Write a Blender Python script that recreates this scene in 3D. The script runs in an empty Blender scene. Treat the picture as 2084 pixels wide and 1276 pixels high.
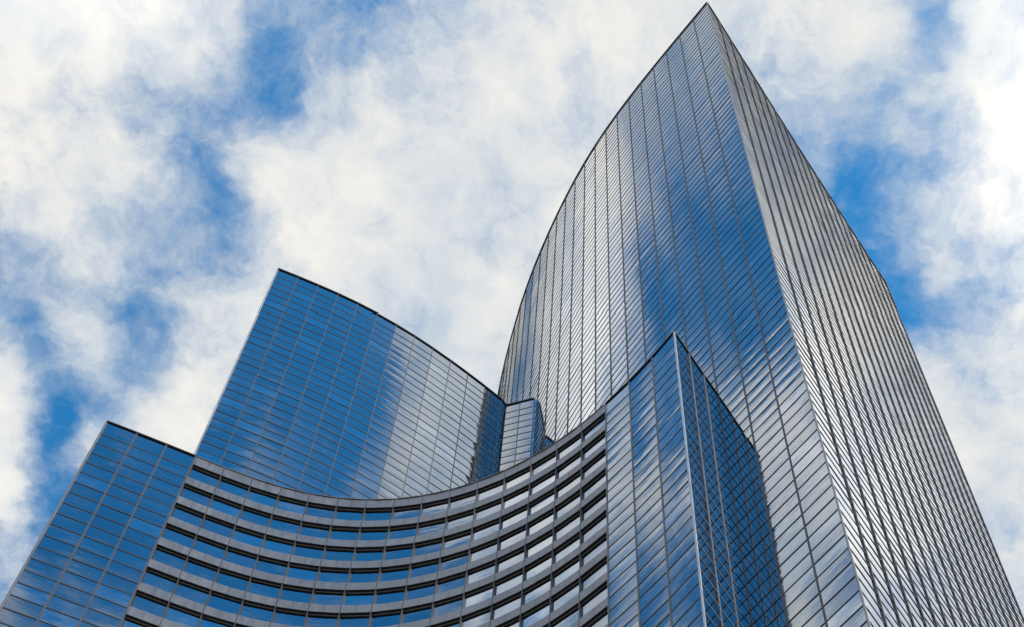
import bpy, math, random
from mathutils import Matrix, Vector

random.seed(7)
scene = bpy.context.scene
COL = scene.collection
U = 1.87                       # half a storey in metres
EYE = 1.7                      # camera height

# ------------------------------------------------------------------ camera
cam_data = bpy.data.cameras.new('camera')
cam = bpy.data.objects.new('camera', cam_data)
COL.objects.link(cam)
cam_data.sensor_width = 36.0
FPX, PPX, PPY = 3856.1, 1302.77, 3839.85       # focal length and principal point, in pixels of a 2084-wide frame
cam_data.lens = 36.0 * FPX / 2084.0
cam_data.shift_x = -(PPX - 1042.0) / 2084.0     # rising front, as on a view camera
cam_data.shift_y = (PPY - 638.0) / 2084.0
cam_data.clip_end = 20000.0
ROT = Matrix(((0.9998013, 0.0199354, 0.0000000),
              (0.0126210, -0.6329705, -0.7740730),
              (-0.0154314, 0.7739192, -0.6330963)))
cam.matrix_world = Matrix.Translation((0, 0, EYE)) @ ROT.to_4x4()
scene.camera = cam

# ------------------------------------------------------------------ light
SUN_ELEV = math.radians(38)
SUN_AZ = math.radians(-32)          # direction towards the sun, counted from +X
sun_dir = Vector((math.cos(SUN_ELEV) * math.cos(SUN_AZ), math.cos(SUN_ELEV) * math.sin(SUN_AZ), math.sin(SUN_ELEV)))
sd = bpy.data.lights.new('sun', 'SUN')
sd.energy = 2.6
sd.angle = math.radians(0.53)
sd.color = (1.0, 0.95, 0.88)
sun = bpy.data.objects.new('sun', sd)
COL.objects.link(sun)
sun.rotation_euler = (-sun_dir).to_track_quat('-Z', 'Y').to_euler()
sun.location = sun_dir * 500

scene.view_settings.view_transform = 'Standard'
scene.view_settings.look = 'None'
scene.view_settings.exposure = 0.0
scene.view_settings.gamma = 1.0
scene.view_settings.use_curve_mapping = False
scene.cycles.max_bounces = 10
scene.cycles.glossy_bounces = 8
scene.cycles.diffuse_bounces = 3
scene.cycles.use_denoising = True


# ------------------------------------------------------------------ node helper
class N:
    def __init__(s, tree):
        s.t = tree

    def new(s, typ, **kw):
        n = s.t.nodes.new(typ)
        for k, v in kw.items():
            setattr(n, k, v)
        return n

    def put(s, sock, v):
        if isinstance(v, bpy.types.NodeSocket):
            s.t.links.new(v, sock)
        else:
            sock.default_value = v

    def math(s, op, a, b=None, c=None, clamp=False):
        n = s.new('ShaderNodeMath', operation=op, use_clamp=clamp)
        s.put(n.inputs[0], a)
        if b is not None:
            s.put(n.inputs[1], b)
        if c is not None:
            s.put(n.inputs[2], c)
        return n.outputs[0]

    def vec(s, op, a, b=None, scale=None):
        n = s.new('ShaderNodeVectorMath', operation=op)
        s.put(n.inputs[0], a)
        if b is not None:
            s.put(n.inputs[1], b)
        if scale is not None:
            s.put(n.inputs['Scale'], scale)
        return n.outputs['Value'] if op in ('DISTANCE', 'LENGTH', 'DOT_PRODUCT') else n.outputs['Vector']

    def noise(s, v, scale, detail=2.0, rough=0.5, dist=0.0):
        n = s.new('ShaderNodeTexNoise')
        s.put(n.inputs['Vector'], v)
        n.inputs['Scale'].default_value = scale
        n.inputs['Detail'].default_value = detail
        n.inputs['Roughness'].default_value = rough
        n.inputs['Distortion'].default_value = dist
        return n

    def ramp(s, v, lo, hi, a=0.0, b=1.0, smooth=True):
        n = s.new('ShaderNodeMapRange', interpolation_type='SMOOTHSTEP' if smooth else 'LINEAR')
        s.put(n.inputs['Value'], v)
        n.inputs['From Min'].default_value = lo
        n.inputs['From Max'].default_value = hi
        n.inputs['To Min'].default_value = a
        n.inputs['To Max'].default_value = b
        return n.outputs['Result']

    def mix(s, f, a, b, blend='MIX'):
        n = s.new('ShaderNodeMix', data_type='RGBA', blend_type=blend)
        s.put(n.inputs[0], f)
        s.put(n.inputs[6], a)
        s.put(n.inputs[7], b)
        return n.outputs[2]


# ------------------------------------------------------------------ sky: Nishita blue with broken cloud
# cloud cover on the cloud layer, in tangent coordinates (x/z, y/z): centre, radius, more or less cloud
CLOUD_BANKS = [(0.020,-0.200,0.110,-0.58),(-0.020,-0.320,0.110,-0.92),(-0.180,-0.080,0.110,-0.80),(-0.060,-0.160,0.110,-1.00),(0.085,0.185,0.060,-1.10),(-0.260,0.240,0.110,-0.71),(0.100,-0.240,0.110,-0.87),(-0.140,-0.280,0.110,-1.05),(-0.220,-0.095,0.035,0.64),(0.060,-0.120,0.110,-0.88),(-0.160,0.145,0.035,-0.33),(-0.165,0.010,0.060,0.25),(-0.060,0.200,0.110,0.30),(-0.290,-0.065,0.060,-0.65),(-0.115,0.115,0.035,-0.33),(-0.140,-0.190,0.060,0.67),(-0.220,0.080,0.110,0.31),(0.220,0.120,0.110,0.26),(-0.215,-0.140,0.060,0.49),(-0.015,-0.390,0.060,-0.55),(-0.200,0.190,0.022,-0.45),(-0.175,0.220,0.035,0.30),(0.180,0.280,0.110,0.16),(-0.250,-0.070,0.022,0.58),(0.020,0.080,0.110,0.33),(-0.085,0.100,0.035,-0.48),(-0.270,0.250,0.022,1.23),(-0.265,0.220,0.035,1.65),(-0.065,-0.240,0.060,-0.64),(-0.265,-0.155,0.035,-0.42),(0.160,-0.165,0.060,0.23),(0.150,0.190,0.022,-0.32),(0.120,0.110,0.022,-0.46),(0.035,-0.340,0.060,-0.40),(-0.220,0.200,0.022,0.46),(-0.175,0.160,0.035,-0.32),(-0.190,-0.040,0.022,-0.16),(0.120,0.200,0.022,-0.54),(-0.115,0.145,0.035,0.22),(-0.270,0.270,0.022,0.36),(-0.220,0.240,0.022,0.58),(0.155,0.130,0.035,0.18),(-0.190,-0.215,0.060,-0.29),(0.010,-0.240,0.060,-0.31),(0.130,0.150,0.022,-0.27),(-0.220,-0.070,0.022,0.40),(-0.230,-0.050,0.022,-0.42),(-0.010,-0.320,0.022,0.21),(-0.220,0.010,0.035,-0.29),(0.120,-0.180,0.022,0.51),(-0.250,-0.125,0.035,0.16),(0.065,0.130,0.035,-0.23),(-0.130,0.120,0.022,-0.48),(0.120,-0.210,0.022,-0.68),(0.150,0.160,0.022,0.21),(-0.060,-0.080,0.110,-0.28),(-0.280,0.290,0.022,0.20),(-0.160,-0.010,0.022,0.30),(-0.190,-0.100,0.022,-0.25),(-0.220,-0.120,0.022,-0.31),(0.140,0.110,0.022,0.25),(-0.145,-0.230,0.035,0.35),(-0.030,-0.400,0.022,0.40),(-0.240,0.230,0.022,-0.33),(0.100,0.110,0.022,0.23),(-0.220,0.145,0.035,0.17),(0.155,0.235,0.035,0.15),(-0.200,-0.080,0.022,0.20),(-0.040,0.130,0.035,0.14),(-0.140,0.150,0.022,0.34),(0.020,-0.300,0.022,-0.33),(-0.190,0.230,0.022,0.36),(-0.080,-0.190,0.022,-0.16),(0.100,0.150,0.022,-0.28),(0.000,-0.380,0.022,0.35),(0.160,-0.215,0.060,0.16),(-0.180,-0.030,0.022,-0.29),(-0.180,-0.010,0.022,0.22),(-0.210,-0.040,0.022,-0.17),(-0.055,-0.305,0.035,-0.22),(-0.130,-0.020,0.022,-0.15),(-0.160,-0.080,0.022,-0.20),(0.120,0.180,0.022,-0.20),(-0.235,0.175,0.035,-0.09),(-0.150,0.160,0.022,-0.37),(-0.150,0.130,0.022,-0.26),(-0.180,0.130,0.022,-0.19),(-0.130,0.175,0.035,0.13),(-0.040,-0.155,0.035,0.25),(0.170,0.180,0.022,-0.16),(-0.180,-0.180,0.022,0.18),(-0.060,0.100,0.022,-0.18)]
world = bpy.data.worlds.new('World')
scene.world = world
world.use_nodes = True
wt = world.node_tree
wt.nodes.clear()
w = N(wt)
tc = w.new('ShaderNodeTexCoord')
sky = w.new('ShaderNodeTexSky', sky_type='NISHITA')
sky.sun_disc = False
sky.sun_elevation = SUN_ELEV
sky.sun_rotation = math.pi / 2 - SUN_AZ
sky.altitude = 50
sky.air_density = 1.0
sky.dust_density = 0.4
sky.ozone_density = 3.0
blue = w.mix(1.0, sky.outputs[0], (0.40, 1.98, 2.48, 1), 'MULTIPLY')
sep = w.new('ShaderNodeSeparateXYZ')
w.put(sep.inputs[0], tc.outputs['Generated'])
zz = w.math('MAXIMUM', sep.outputs[2], 0.12)
comb = w.new('ShaderNodeCombineXYZ')
w.put(comb.inputs[0], w.math('DIVIDE', sep.outputs[0], zz))
w.put(comb.inputs[1], w.math('DIVIDE', sep.outputs[1], zz))
p0 = comb.outputs[0]
wn = w.noise(w.vec('MULTIPLY', p0, (1.0, 1.4, 1.0)), 20.0, 5.0, 0.62)
warp = w.vec('SCALE', w.vec('SUBTRACT', wn.outputs['Color'], (0.5, 0.5, 0.5)), scale=0.036)
p1 = w.vec('ADD', p0, w.vec('MULTIPLY', warp, (1, 1, 0)))
dens = None
for bx_, by_, br_, bw_ in CLOUD_BANKS:
    dist = w.vec('DISTANCE', p1, (bx_, by_, 0))
    dens_i = w.ramp(dist, 0.0, br_, bw_, 0.0)
    dens = dens_i if dens is None else w.math('ADD', dens, dens_i)
fine = w.noise(w.vec('MULTIPLY', w.vec('ADD', p0, w.vec('SCALE', warp, scale=0.8)), (1.0, 1.4, 1.0)), 30.0, 9.0, 0.62, 0.25).outputs[0]
fine = w.math('MULTIPLY', w.math('SUBTRACT', fine, 0.5), 1.55)
wisp = w.noise(w.vec('MULTIPLY', w.vec('ADD', p0, w.vec('SCALE', warp, scale=0.5)), (1.0, 1.25, 1.0)), 85.0, 7.0, 0.68, 0.35).outputs[0]
fine = w.math('ADD', fine, w.math('MULTIPLY', w.math('SUBTRACT', wisp, 0.5), 0.62))
dens = w.math('ADD', w.math('ADD', dens, 0.75), fine)
cover = w.ramp(dens, -0.18, 1.05, 0.0, 1.0)
shade = w.noise(w.vec('ADD', p1, (3.1, 1.7, 0)), 16.0, 6.0, 0.55).outputs[0]
shade = w.math('ADD', w.math('MULTIPLY', w.math('SUBTRACT', shade, 0.5), 2.2), w.math('MULTIPLY', dens, 0.66), clamp=True)
cloud = w.mix(shade, (5.2, 6.15, 7.2, 1), (9.25, 9.0, 8.5, 1))
# cloud brightness added at set spots, mostly to whiten the reflections in the glass
bright = w.math('ADD', w.ramp(w.vec('DISTANCE', p1, (0.24, 0.11, 0)), 0.0, 0.15, 0.62, 0.0),
                w.ramp(w.vec('DISTANCE', p1, (-0.27, 0.27, 0)), 0.0, 0.10, 0.03, 0.0))
bright = w.math('ADD', bright, w.ramp(w.vec('DISTANCE', p1, (-0.20, 0.03, 0)), 0.0, 0.11, 0.6, 0.0))
bright = w.math('ADD', bright, w.ramp(w.vec('DISTANCE', p1, (-0.23, -0.16, 0)), 0.0, 0.12, 0.5, 0.0))
bright = w.math('ADD', bright, w.ramp(w.vec('DISTANCE', p1, (0.17, -0.17, 0)), 0.0, 0.10, 0.3, 0.0))
cloud = w.vec('SCALE', cloud, scale=w.math('ADD', bright, 1.0))
skycol = w.mix(cover, blue, cloud)
bg = w.new('ShaderNodeBackground')
w.put(bg.inputs[0], skycol)
bg.inputs[1].default_value = 0.1
wo = w.new('ShaderNodeOutputWorld')
wt.links.new(bg.outputs[0], wo.inputs[0])
world.cycles.sampling_method = 'MANUAL'
world.cycles.sample_map_resolution = 512


# ------------------------------------------------------------------ materials
def mat(name):
    m = bpy.data.materials.new(name)
    m.use_nodes = True
    return m, N(m.node_tree), m.node_tree.nodes['Principled BSDF']


def metal(name, col, rough, metallic=0.6, var=0.12, streak=0.25, bump=0.1):
    m, n, b = mat(name)
    g = n.new('ShaderNodeNewGeometry').outputs['Position']
    v1 = n.noise(g, 0.45, 5, 0.6).outputs[0]
    v2 = n.noise(n.vec('MULTIPLY', g, (1.0, 1.0, 0.12)), 3.0, 5, 0.65).outputs[0]
    f = n.math('ADD', n.math('MULTIPLY', n.math('SUBTRACT', v1, 0.5), var * 3), n.math('MULTIPLY', n.math('SUBTRACT', v2, 0.5), streak * 2))
    f = n.math('ADD', f, 1.0)
    c = n.vec('SCALE', (col[0], col[1], col[2]), scale=f)
    n.put(b.inputs['Base Color'], c)
    n.put(b.inputs['Roughness'], n.ramp(v2, 0.2, 0.8, rough - 0.08, rough + 0.12))
    b.inputs['Metallic'].default_value = metallic
    return m


def glass(name, col):
    """coated mirror glass: a metal-like sheen tinted by the coating, faint waviness from the tempering rollers"""
    m, n, b = mat(name)
    g = n.new('ShaderNodeNewGeometry').outputs['Position']
    dirt = n.noise(g, 0.7, 6, 0.65).outputs[0]
    # every pane its own batch of coating, a few with something pale right behind the glass
    isl = n.new('ShaderNodeNewGeometry').outputs['Random Per Island']
    obj = n.new('ShaderNodeObjectInfo').outputs['Random']
    rnd = n.math('FRACT', n.math('ADD', n.math('MULTIPLY', isl, 7.31), n.math('MULTIPLY', obj, 5.17)))
    f = n.math('MULTIPLY', n.ramp(dirt, 0.25, 0.75, 0.92, 1.06), n.ramp(rnd, 0.0, 1.0, 0.88, 1.10, smooth=False))
    f = n.math('MULTIPLY', f, n.ramp(rnd, 0.93, 0.94, 1.0, 1.25))
    c = n.vec('SCALE', (col[0], col[1], col[2]), scale=f)
    n.put(b.inputs['Base Color'], c)
    b.inputs['Metallic'].default_value = 1.0
    n.put(b.inputs['Roughness'], n.ramp(dirt, 0.3, 0.8, 0.015, 0.045))
    wave = n.noise(n.vec('MULTIPLY', g, (1.0, 1.0, 2.2)), 0.9, 2, 0.5).outputs[0]
    bp = n.new('ShaderNodeBump')
    bp.inputs['Strength'].default_value = 1.0
    bp.inputs['Distance'].default_value = 0.003
    n.put(bp.inputs['Height'], wave)
    n.put(b.inputs['Normal'], bp.outputs[0])
    return m


GLASS = glass('mirror_glass', (0.235, 0.275, 0.32))
GLASS_T = glass('mirror_glass_tower', (0.26, 0.285, 0.32))
MULL = metal('mullion_metal', (0.15, 0.145, 0.16), 0.42, 0.5)
MULL_T = metal('tower_mullion_metal', (0.085, 0.083, 0.09), 0.45, 0.4)
TRANS = metal('transom_metal', (0.018, 0.018, 0.021), 0.55, 0.0)
CORNER = metal('corner_metal', (0.42, 0.43, 0.45), 0.32, 0.9, 0.05, 0.1)
CORNER_T = metal('tower_corner_metal', (0.26, 0.26, 0.27), 0.4, 0.7, 0.05, 0.1)
COPING = metal('coping_metal', (0.05, 0.045, 0.045), 0.5, 0.3)
SPAN = metal('spandrel_metal', (0.195, 0.195, 0.22), 0.42, 0.45, 0.22, 0.6)
SOFF = metal('soffit_metal', (0.022, 0.020, 0.020), 0.6, 0.1)  # near-black: the shade under the spandrels is put into this colour
LEDGE = metal('ledge_metal', (0.28, 0.25, 0.23), 0.45, 0.3)
CORE = metal('core_wall', (0.02, 0.02, 0.022), 0.7, 0.0)
ROOF = metal('roof_membrane', (0.12, 0.12, 0.12), 0.85, 0.0)


# ------------------------------------------------------------------ mesh helpers
class MB:
    def __init__(s):
        s.v = []
        s.f = []

    def add(s, vs, fs):
        o = len(s.v)
        s.v += [tuple(x) for x in vs]
        s.f += [tuple(i + o for i in f) for f in fs]

    def hexa(s, q, z0, z1):
        """prism over the ground polygon q (list of x, y) from z0 to z1"""
        n = len(q)
        vs = [(x, y, z0) for x, y in q] + [(x, y, z1) for x, y in q]
        fs = [(i, (i + 1) % n, n + (i + 1) % n, n + i) for i in range(n)]
        fs += [tuple(range(n - 1, -1, -1)), tuple(range(n, 2 * n))]
        s.add(vs, fs)

    def mesh(s, name, m, smooth=False, org=None):
        me = bpy.data.meshes.new(name)
        vs = s.v
        if org is not None:
            vs = [(a - org[0], b - org[1], c - org[2]) for a, b, c in vs]
        me.from_pydata(vs, [], s.f)
        me.update()
        me.materials.append(m)
        if smooth:
            me.polygons.foreach_set('use_smooth', [True] * len(me.polygons))
        return me

    def build(s, name, m, parent=None, smooth=False, kind=None, org=None, fix=True):
        me = s.mesh(name, m, smooth, org)
        if fix:
            import bmesh
            bm = bmesh.new()
            bm.from_mesh(me)
            bmesh.ops.recalc_face_normals(bm, faces=bm.faces)
            bm.to_mesh(me)
            bm.free()
        o = bpy.data.objects.new(name, me)
        COL.objects.link(o)
        if org is not None:
            o.location = org
        if parent:
            o.parent = parent
        if kind:
            o['kind'] = kind
        return o


def thing(name, label, cat, loc):
    o = bpy.data.objects.new(name, None)
    COL.objects.link(o)
    o.location = loc
    o['label'] = label
    o['category'] = cat
    return o


def child(o, parent):
    o.parent = parent
    o.matrix_parent_inverse = Matrix.Translation(-Vector(parent.location))
    return o


def sub(a, b):
    return (a[0] - b[0], a[1] - b[1])


class Line:
    """a facade's plan: vertices, the outward side, and a metre inwards / outwards of every vertex"""

    def __init__(s, pts, side):
        s.p = pts
        s.side = side
        s.n = []
        for a, b in zip(pts, pts[1:]):
            dx, dy = sub(b, a)
            L = math.hypot(dx, dy)
            s.n.append((side * dy / L, -side * dx / L))
        s.vn = []
        for i in range(len(pts)):
            ns = [s.n[j] for j in (i - 1, i) if 0 <= j < len(s.n)]
            x = sum(q[0] for q in ns)
            y = sum(q[1] for q in ns)
            L = math.hypot(x, y)
            k = 1.0 / max(0.5, (ns[0][0] * x + ns[0][1] * y) / L)
            s.vn.append((x / L * k, y / L * k))

    def off(s, i, d):
        return (s.p[i][0] + s.vn[i][0] * d, s.p[i][1] + s.vn[i][1] * d)

    def along(s, i, t, d=0.0):
        a, b = s.off(i, d), s.off(i + 1, d)
        return (a[0] + (b[0] - a[0]) * t, a[1] + (b[1] - a[1]) * t)


# picture position of a point, to choose which panes are kept as objects of their own
RT = ROT.transposed()


def pix(x, y, z):
    c = RT @ Vector((x, y, z - EYE))
    if c.z > -0.01:
        return None
    return (PPX + FPX * c.x / -c.z, PPY - FPX * c.y / -c.z)


def inside(pt, poly):
    x, y = pt
    r = False
    for (x1, y1), (x2, y2) in zip(poly, poly[1:] + poly[:1]):
        if (y1 > y) != (y2 > y) and x < (x2 - x1) * (y - y1) / (y2 - y1) + x1:
            r = not r
    return r


# ------------------------------------------------------------------ panes
# unit panes, 1 x 1 in x and z, each bowed a few millimetres its own way
NX, NZ = 4, 4
PANE_SHAPES = []
for k in range(24):
    amp = random.gauss(0.0045, 0.0022)
    tx, tz = random.uniform(-0.6, 0.6), random.uniform(-0.6, 0.6)
    vs = []
    for j in range(NZ + 1):
        for i in range(NX + 1):
            u, v = i / NX - 0.5, j / NZ - 0.5
            bow = (1 - 4 * u * u) * (1 - 4 * v * v) * (1 + tx * u * 2) * (1 + tz * v * 2)
            vs.append((i / NX, amp * bow, j / NZ))
    fs = [(j * (NX + 1) + i, j * (NX + 1) + i + 1, (j + 1) * (NX + 1) + i + 1, (j + 1) * (NX + 1) + i) for j in range(NZ) for i in range(NX)]
    PANE_SHAPES.append((vs, fs))


def pane_matrix(a, b, nrm, z0, z1, back):
    """unit pane -> the opening between plan points a and b, its local y pointing outwards, with a small tilt of its own"""
    L = math.hypot(b[0] - a[0], b[1] - a[1])
    ex = Vector(((b[0] - a[0]) / L, (b[1] - a[1]) / L, 0))
    ey = Vector((nrm[0], nrm[1], 0))
    ez = Vector((0, 0, 1))
    tilt_x, tilt_z = random.gauss(0, 0.0013), random.gauss(0, 0.0013)
    m = Matrix((ex, ey, ez)).transposed()
    o = Vector((a[0] - nrm[0] * back, a[1] - nrm[1] * back, z0))
    M4 = Matrix.Translation(o) @ m.to_4x4() @ Matrix.Rotation(tilt_x, 4, 'X') @ Matrix.Rotation(tilt_z, 4, 'Z') @ Matrix.Diagonal((L, 1, z1 - z0, 1))
    return M4


class Panes:
    def __init__(s, building, m, hidden_by=()):
        s.b = building
        s.m = m
        s.hid = hidden_by
        s.list = []
        s.meshes = {}

    def add(s, a, b, nrm, z0, z1, back=0.0):
        M4 = pane_matrix(a, b, nrm, z0, z1, back)
        cs = [pix(a[0], a[1], z0), pix(b[0], b[1], z0), pix(b[0], b[1], z1), pix(a[0], a[1], z1)]
        area = 0.0
        if all(cs):
            area = abs(sum(cs[i][0] * cs[(i + 1) % 4][1] - cs[(i + 1) % 4][0] * cs[i][1] for i in range(4))) / 2
            mid = (sum(c[0] for c in cs) / 4, sum(c[1] for c in cs) / 4)
            if not (0 < mid[0] < 2084 and 0 < mid[1] < 1276) or any(inside(mid, q) for q in s.hid):
                area = 0.0
            mx = (a[0] + b[0]) / 2
            my = (a[1] + b[1]) / 2
            if mx * nrm[0] + my * nrm[1] > 0:
                area = 0.0
        s.list.append((area, M4, random.randrange(len(PANE_SHAPES))))

    def build(s, limit=300):
        s.list.sort(key=lambda q: -q[0])
        rest_v, rest_f = [], []
        for rank, (area, M4, k) in enumerate(s.list):
            vs, fs = PANE_SHAPES[k]
            if rank < limit and area > 0:
                if k not in s.meshes:
                    me = bpy.data.meshes.new('glass_pane')
                    me.from_pydata(vs, [], fs)
                    me.materials.append(s.m)
                    me.polygons.foreach_set('use_smooth', [True] * len(me.polygons))
                    s.meshes[k] = me
                o = bpy.data.objects.new('glass_pane', s.meshes[k])
                COL.objects.link(o)
                o.matrix_basis = M4
                child(o, s.b)
            else:
                off = len(rest_v)
                rest_v += [tuple(M4 @ Vector(v)) for v in vs]
                rest_f += [tuple(i + off for i in f) for f in fs]
        if rest_v:
            mb = MB()
            mb.v, mb.f = rest_v, rest_f
            child(mb.build('glass_panes', s.m, None, smooth=True, kind='stuff', fix=False), s.b)


def mullion(b, L, i, z0, z1, width=0.20, depth=0.10, m=None, inn=0.12, name='mullion'):
    """channel section with a groove down its face"""
    nx, ny = L.vn[i]
    k = math.hypot(nx, ny)
    nx, ny = nx / k, ny / k
    tx, ty = -ny, nx
    w2, g = width / 2, width * 0.13
    prof = [(-w2, -inn), (-w2, depth), (-g, depth), (-g, depth - 0.05), (g, depth - 0.05), (g, depth), (w2, depth), (w2, -inn)]
    x, y = L.p[i]
    q = [(x + tx * a + nx * d, y + ty * a + ny * d) for a, d in prof]
    mb = MB()
    mb.hexa(q, z0, z1)
    return child(mb.build(name, m or MULL), b)


def transom_line(mb, L, i0, i1, z, h, d, inn=0.06):
    """one rail across bays i0..i1-1, mitred at the vertices"""
    n = i1 - i0 + 1
    o = len(mb.v)
    for i in range(i0, i1 + 1):
        a, b = L.off(i, d), L.off(i, -inn)
        mb.v += [(a[0], a[1], z - h / 2), (a[0], a[1], z + h / 2), (b[0], b[1], z + h / 2), (b[0], b[1], z - h / 2)]
    for k in range(n - 1):
        for e in range(4):
            a0, a1 = o + 4 * k + e, o + 4 * k + (e + 1) % 4
            mb.f.append((a0, a1, a1 + 4, a0 + 4))
    e = o + 4 * (n - 1)
    mb.f += [(o, o + 1, o + 2, o + 3), (e + 3, e + 2, e + 1, e)]


def strip(mb, L, i0, i1, z0, z1, d0, d1):
    transom_line(mb, L, i0, i1, (z0 + z1) / 2, z1 - z0, d1, -d0)


def coping(b, L, i0, i1, ztop, out=0.22, h=0.34, m=None, name='roof_coping'):
    mb = MB()
    strip(mb, L, i0, i1, ztop - h, ztop, -0.5, out)
    return child(mb.build(name, m or COPING), b)


def body(b, foot, ztop, name='core'):
    mb = MB()
    mb.hexa(foot, 0.0, ztop)
    child(mb.build(name, CORE), b)


def curtain(b, panes, L, bays, ztop, first, zmin_detail, rails, h, d, mull_w, mull_d, skip_m=(), mat_m=None, z_base=0.0):
    """glass skin of one facade; rails is a dict level -> MB so that one rail can turn the corner"""
    n = int((ztop - first - z_base) / U)
    zs = [ztop] + [ztop - first - k * U for k in range(n + 1)]
    for i in bays:
        for k in range(len(zs) - 1):
            if zs[k] < zmin_detail:
                break
            panes.add(L.along(i, 0.02), L.along(i, 0.98), L.n[i], zs[k + 1] + 0.02, zs[k] - 0.02, 0.0)
    for k in range(1, len(zs)):
        mb = rails.setdefault((k, id(L), bays[0]), MB())
        transom_line(mb, L, bays[0], bays[-1] + 1, zs[k], h, d)
    for i in list(bays) + [bays[-1] + 1]:
        if i not in skip_m:
            mullion(b, L, i, z_base, ztop - 0.02, mull_w, mull_d, mat_m)
    return zs


def rails_out(b, rails, ztop, first, zcut):
    rest = MB()
    for (k, _a, _b), mb in sorted(rails.items(), key=lambda q: q[0][0]):
        z = ztop - first - (k - 1) * U
        if z > zcut:
            child(mb.build('transom', TRANS), b)
        else:
            o = len(rest.v)
            rest.v += mb.v
            rest.f += [tuple(i + o for i in f) for f in mb.f]
    if rest.v:
        child(rest.build('lower_transoms', TRANS, kind='stuff'), b)


# ------------------------------------------------------------------ ground
def sheet(name, pts, z, m, label_kind='structure'):
    mb = MB()
    mb.add([(x, y, z) for x, y in pts], [tuple(range(len(pts)))])
    return mb.build(name, m, kind=label_kind)


def ground_mat(name, col, scale):
    m, n, b = mat(name)
    g = n.new('ShaderNodeNewGeometry').outputs['Position']
    v = n.noise(g, scale, 8, 0.7).outputs[0]
    n.put(b.inputs['Base Color'], n.vec('SCALE', col, scale=n.ramp(v, 0.2, 0.8, 0.75, 1.25)))
    b.inputs['Roughness'].default_value = 0.85
    return m


sheet('ground', [(6000 * math.cos(a * math.pi / 16), 6000 * math.sin(a * math.pi / 16)) for a in range(32)], -0.15,
      ground_mat('ground_mat', (0.09, 0.09, 0.085), 0.05))
sheet('road', [(-400, -16), (400, -16), (400, -3), (-400, -3)], -0.146, ground_mat('asphalt', (0.05, 0.05, 0.052), 1.5))
PAV = ground_mat('paving', (0.25, 0.245, 0.235), 0.8)
mb = MB()
mb.hexa([(-400, -3), (400, -3), (400, 120), (-400, 120)], -0.14, 0.0)
mb.build('pavement', PAV, kind='structure')
lm_ = ground_mat('road_paint', (0.75, 0.75, 0.72), 2.0)
mb = MB()
for k in range(-40, 41):
    mb.add([(k * 9 - 1.5, -9.6, -0.142), (k * 9 + 1.5, -9.6, -0.142), (k * 9 + 1.5, -9.45, -0.142), (k * 9 - 1.5, -9.45, -0.142)], [(0, 1, 2, 3)])
mb.build('road_markings', lm_, kind='structure')

# ------------------------------------------------------------------ plans (metres, from the surveyed rooflines)
P = [(-30.537, 32.264), (-28.838, 32.865), (-27.164, 33.472), (-25.509, 34.082), (-23.859, 34.685), (-22.198, 35.248), (-20.510, 35.730), (-18.792, 36.106), (-17.051, 36.360), (-15.301, 36.481), (-13.548, 36.468), (-11.796, 36.321), (-10.049, 36.044), (-8.313, 35.641), (-6.602, 35.115), (-4.935, 34.469), (-3.325, 33.712), (-1.777, 32.846), (-0.287, 31.879), (1.145, 30.819), (2.521, 29.696), (3.839, 28.510)]
M = [(-27.583, 36.653), (-25.968, 37.204), (-24.362, 37.776), (-22.768, 38.372), (-21.194, 39.005), (-19.645, 39.686), (-18.123, 40.421), (-16.626, 41.209), (-15.153, 42.044), (-13.703, 42.919), (-12.278, 43.822), (-10.881, 44.744), (-9.517, 45.677), (-9.125, 46.103)]
T1 = [(10.638, 28.028), (9.234, 29.230), (7.846, 30.406), (6.480, 31.577), (5.138, 32.744), (3.822, 33.912), (2.536, 35.083), (1.286, 36.267), (0.075, 37.473), (-1.096, 38.717), (-2.227, 40.010), (-3.318, 41.356), (-4.370, 42.753), (-5.383, 44.191), (-6.355, 45.656), (-7.287, 47.140), (-8.177, 48.642), (-9.008, 50.181), (-9.791, 51.746), (-10.523, 53.335), (-11.206, 54.946), (-11.837, 56.578), (-12.416, 58.229), (-12.943, 59.897), (-13.417, 61.581), (-13.838, 63.279), (-14.205, 64.990), (-14.518, 66.711), (-14.777, 68.442), (-14.981, 70.179), (-15.130, 71.922), (-15.224, 73.669), (-15.263, 75.419)]
T2 = [(10.638, 28.028), (11.858, 29.397), (13.073, 30.772), (14.276, 32.134), (15.468, 33.485), (16.650, 34.823), (17.827, 36.152), (19.001, 37.472), (20.175, 38.786), (21.353, 40.096), (22.534, 41.406), (23.720, 42.718), (24.910, 44.032), (26.102, 45.347), (27.295, 46.661), (28.486, 47.968), (29.672, 49.267), (30.854, 50.555)]
S = [(-9.125, 46.103), (-7.886, 45.880), (-6.650, 45.658)]
HP = 75.916 * U + EYE
HM = 109.867 * U + EYE
HT = 144.715 * U + EYE

# roughly what each block covers in the picture (to pick which panes behind it are out of sight)
polyP = [pix(x, y, HP) for x, y in P] + [(1461, 805), (1620, 1500), (-400, 1500)]
polyM = [pix(x, y, HM) for x, y in M] + [pix(S[-1][0], S[-1][1], HM), (1090, 1500), (200, 1500)]

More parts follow.
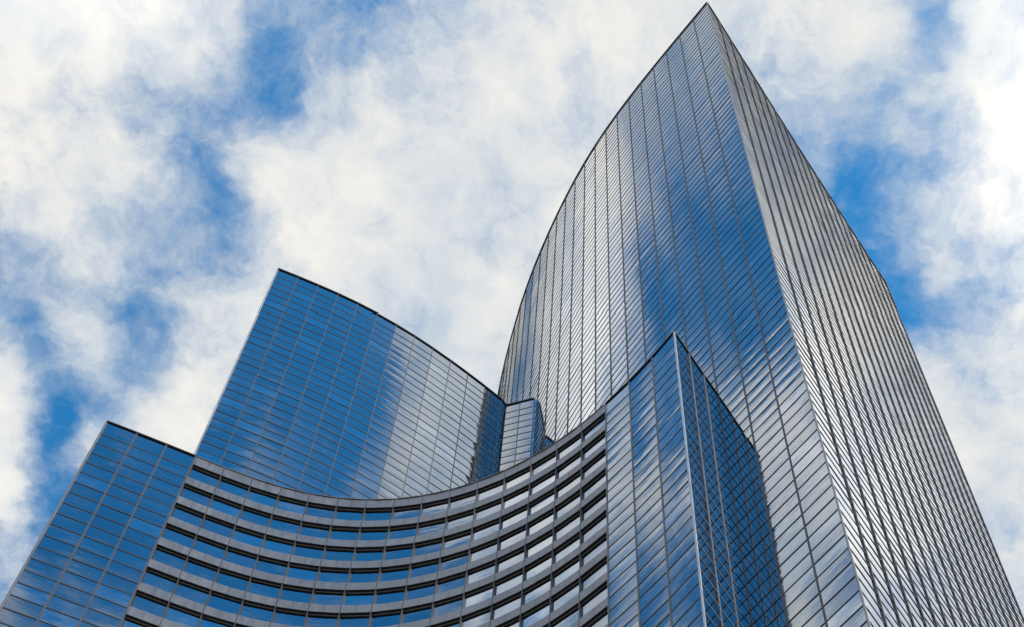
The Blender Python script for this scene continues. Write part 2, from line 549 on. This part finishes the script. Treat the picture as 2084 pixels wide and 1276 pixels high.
# ------------------------------------------------------------------ curved office building
BP = thing('curved_office_building', 'low curved glass office building with grey banded floors between two flat glass ends', 'office building', (-15, 38, 0))
LP = Line(P, 1)
PR2 = [P[-1]] + [(P[-1][0] + (T1[3][0] - P[-1][0]) * t / 3.0, P[-1][1] + (T1[3][1] - P[-1][1]) * t / 3.0) for t in (1, 2, 3)]
LR = Line(PR2, 1)
pp = Panes(BP, GLASS)
rails = {}
FP = 1.34 * U
zlow = 45.5 * U
curtain(BP, pp, LP, range(0, 3), HP, FP, zlow, rails, 0.14, 0.016, 0.085, 0.035, skip_m=(0,))
curtain(BP, pp, LP, range(18, 21), HP, FP, zlow, rails, 0.14, 0.016, 0.085, 0.035, skip_m=(21,))
curtain(BP, pp, LR, range(0, 3), HP, FP, zlow, rails, 0.14, 0.016, 0.085, 0.035, skip_m=(0, 3))
side = Line([(-31.9 + (P[0][0] + 31.9) * k / 2, 36.5 + (P[0][1] - 36.5) * k / 2) for k in range(3)], 1)
curtain(BP, pp, side, range(0, 2), HP, FP, zlow, rails, 0.14, 0.016, 0.085, 0.035, skip_m=(2,))
coping(BP, side, 0, 2, HP + 0.05, 0.03, 0.12)
rails_out(BP, rails, HP, FP, 47 * U)


def corner_post(b, p, n1, n2, z0, z1, r=0.13, m=None):
    mb = MB()
    k = Vector((n1[0] + n2[0], n1[1] + n2[1])).normalized()
    x, y = p[0] - k.x * 0.02, p[1] - k.y * 0.02
    q = [(x + r * math.cos(a * math.pi / 5), y + r * math.sin(a * math.pi / 5)) for a in range(10)]
    mb.hexa(q, z0, z1)
    return child(mb.build('corner_post', m or CORNER), b)


corner_post(BP, P[-1], LP.n[-1], LR.n[0], 0, HP - 0.1, 0.065)
corner_post(BP, P[0], LP.n[0], (-1, 0), 0, HP - 0.3, 0.07, MULL)

# banded middle: recessed windows, projecting spandrels, deep fins
DEEP = 0.16
below = MB()
for i in range(3, 18):
    n = LP.n[i]
    k = 0
    while True:
        top = HP if k == 0 else HP - (2 * k + 0.13) * U
        bot = top - (0.80 * U if k == 0 else 0.66 * U)
        nxt = HP - (2 * (k + 1) + 0.13) * U
        if bot < zlow:
            break
        for half in (0, 1):
            sp = MB()
            ts = [half * 0.5 + 0.004 + s_ * 0.492 / 3 for s_ in range(4)]
            # the band follows the true curve: bow of the arc between the bay's ends
            pts_o, pts_i = [], []
            bow = -0.025 if 5 <= i <= 16 else -0.005
            for t in ts:
                c = LP.along(i, t, 0.0)
                e = bow * 4 * t * (1 - t)
                pts_o.append((c[0] + n[0] * e, c[1] + n[1] * e))
                pts_i.append((c[0] - n[0] * (DEEP + 0.06), c[1] - n[1] * (DEEP + 0.06)))
            sp.hexa(pts_o + pts_i[::-1], bot + 0.03, top)
            c = pix(pts_o[1][0], pts_o[1][1], top)
            if c and -30 < c[0] < 2100 and c[1] < 1300:
                child(sp.build('spandrel_panel', SPAN), BP)
            else:
                o = len(below.v)
                below.v += sp.v
                below.f += [tuple(i_ + o for i_ in f) for f in sp.f]
        k += 1
    # panes of this bay
    k = 0
    while True:
        top = HP if k == 0 else HP - (2 * k + 0.13) * U
        bot = top - (0.80 * U if k == 0 else 0.66 * U)
        nxt = HP - (2 * (k + 1) + 0.13) * U
        if nxt < zlow:
            break
        pp.add(LP.along(i, 0.01), LP.along(i, 0.99), n, nxt - 0.02, bot - 0.10, DEEP)
        k += 1
k = 0
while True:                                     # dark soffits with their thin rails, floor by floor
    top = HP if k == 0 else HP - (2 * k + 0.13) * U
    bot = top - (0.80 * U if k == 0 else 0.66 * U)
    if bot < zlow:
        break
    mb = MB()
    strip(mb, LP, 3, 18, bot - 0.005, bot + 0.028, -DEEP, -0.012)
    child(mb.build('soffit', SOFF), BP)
    mb = MB()
    strip(mb, LP, 3, 18, bot - 0.10, bot - 0.007, -DEEP - 0.02, -DEEP + 0.025)
    child(mb.build('window_head', LEDGE), BP)
    k += 1
for i in range(4, 18):
    mullion(BP, LP, i, zlow, HP - 0.12, 0.05, 0.008, MULL_T, inn=DEEP + 0.03, name='fin')
if below.v:
    child(below.build('lower_spandrels', SPAN, kind='stuff'), BP)
# below the picture the banding goes on as plain rings down to the street
mb = MB()
z = zlow - 2 * U
while z > 4:
    strip(mb, LP, 3, 18, z, z + 0.66 * U, -0.5, 0.0)
    z -= 2 * U
child(mb.build('lower_bands', SPAN, kind='stuff'), BP)
mb = MB()
for L_, bays in ((LP, range(0, 21)), (LR, range(0, 3))):
    for i in bays:
        a, b_ = L_.along(i, 0.0), L_.along(i, 1.0)
        n = L_.n[i]
        dd = DEEP if (L_ is LP and 3 <= i < 18) else 0.0
        a = (a[0] - n[0] * dd, a[1] - n[1] * dd)
        b_ = (b_[0] - n[0] * dd, b_[1] - n[1] * dd)
        mb.add([(a[0], a[1], 0), (b_[0], b_[1], 0), (b_[0], b_[1], zlow), (a[0], a[1], zlow)], [(0, 1, 2, 3)])
child(mb.build('lower_glazing', GLASS, kind='stuff'), BP)
coping(BP, LP, 0, 3, HP + 0.06, 0.07, 0.14)
coping(BP, LP, 18, 21, HP + 0.06, 0.07, 0.14)
coping(BP, LR, 0, 3, HP + 0.06, 0.06, 0.14)
coping(BP, LP, 3, 18, HP + 0.05, 0.04, 0.055, m=LEDGE)
pp.build(300)
inset = [LP.off(i, -0.9 if 3 <= i <= 18 else -0.25) for i in range(22)]
footP = inset[:-1] + [(P[-1][0] + 0.02, P[-1][1] + 0.36), LR.off(3, -0.25)] + [Line(T1, -1).off(i, -0.5) for i in range(4, 15)] + [Line(M, 1).off(i, -0.6) for i in range(12, -1, -1)] + [(-31.6, 36.5)]
body(BP, footP, HP - 0.55)
mb = MB()
mb.add([(x, y, HP - 0.5) for x, y in footP], [tuple(range(len(footP)))])
child(mb.build('flat_roof', ROOF), BP)

# ------------------------------------------------------------------ middle tower
BM = thing('glass_office_tower', 'mid-height glass tower with a gently curved blue mirror face rising behind the banded curved building', 'office tower', (-20, 46, 0))
LM = Line(M, 1)
LS = Line(S, 1)
pm = Panes(BM, GLASS, (polyP,))
rails = {}
zlm = 60 * U
curtain(BM, pm, LM, range(0, 13), HM, 1.3 * U, zlm, rails, 0.14, 0.016, 0.06, 0.03, skip_m=(0, 13))
curtain(BM, pm, LS, range(0, 2), HM, 1.3 * U, zlm, rails, 0.14, 0.016, 0.06, 0.03, skip_m=(0, 2))
SB = [S[-1], (T1[14][0] + 0.05, T1[14][1] + 0.12)]
LB = Line(SB, 1)
curtain(BM, pm, LB, range(0, 1), HM, 1.3 * U, zlm, rails, 0.10, 0.004, 0.06, 0.03, skip_m=(0, 1))
side = Line([(-31.0 + (M[0][0] + 31.0) * k / 6, 46.0 + (M[0][1] - 46.0) * k / 6) for k in range(7)], 1)
curtain(BM, pm, side, range(0, 6), HM, 1.3 * U, zlm, rails, 0.14, 0.016, 0.06, 0.03, skip_m=(6,))
coping(BM, side, 0, 6, HM + 0.05, 0.03, 0.16)
rails_out(BM, rails, HM, 1.3 * U, zlm)
corner_post(BM, M[0], LM.n[0], (-1, 0), 0, HM - 0.3, 0.07, CORNER)
corner_post(BM, S[-1], LS.n[-1], LS.n[-1], 0, HM - 0.3, 0.045, MULL)
coping(BM, LM, 0, 13, HM + 0.06, 0.08, 0.20)
coping(BM, LS, 0, 2, HM + 0.06, 0.08, 0.20)
pm.build(300)
footM = [LM.off(i, -0.25) for i in range(13)] + [(S[0][0] + 0.05, S[0][1] + 0.4), (S[1][0], S[1][1] + 0.35), (S[-1][0] - 0.1, S[-1][1] + 0.3)] + [Line(T1, -1).off(i, -0.5) for i in range(15, 21)] + [(-16.0, 62.0), (-33.0, 52.0), (-30.7, 46.1)]
body(BM, footM, HM - 0.55)
mb = MB()
mb.add([(x, y, HM - 0.5) for x, y in footM], [tuple(range(len(footM)))])
child(mb.build('flat_roof', ROOF), BM)

# ------------------------------------------------------------------ tall tower
BT = thing('mirror_glass_skyscraper', 'tallest skyscraper, mirror glass faces meeting at a knife-sharp corner that towers over the other blocks', 'skyscraper', (8, 50, 0))
L1 = Line(T1, -1)
L2 = Line(T2, 1)
pt = Panes(BT, GLASS_T, (polyP, polyM))
rails = {}
zlt = 45 * U
curtain(BT, pt, L1, range(0, 30), HT, 0.81 * U, zlt, rails, 0.11, 0.022, 0.085, 0.045, skip_m=(0,), mat_m=MULL_T)
curtain(BT, pt, L2, range(0, 17), HT, 0.81 * U, zlt, rails, 0.11, 0.026, 0.10, 0.075, skip_m=(0,), mat_m=MULL_T)
rails_out(BT, rails, HT, 0.81 * U, zlt)
corner_post(BT, T1[0], L1.n[0], L2.n[0], 0, HT - 0.2, 0.06, CORNER_T)
coping(BT, L1, 0, 30, HT + 0.08, 0.08, 0.26)
coping(BT, L2, 0, 17, HT + 0.08, 0.08, 0.26)
pt.build(300)
footT = [(T1[0][0] + 0.02, T1[0][1] + 0.45)] + [L2.off(i, -0.3) for i in range(1, 18)] + [(12.0, 78.0), L1.off(30, -0.3)] + [L1.off(i, -0.3) for i in range(29, 0, -1)]
body(BT, footT, HT - 0.65)
mb = MB()
mb.add([(x, y, HT - 0.6) for x, y in footT], [tuple(range(len(footT)))])
child(mb.build('flat_roof', ROOF), BT)
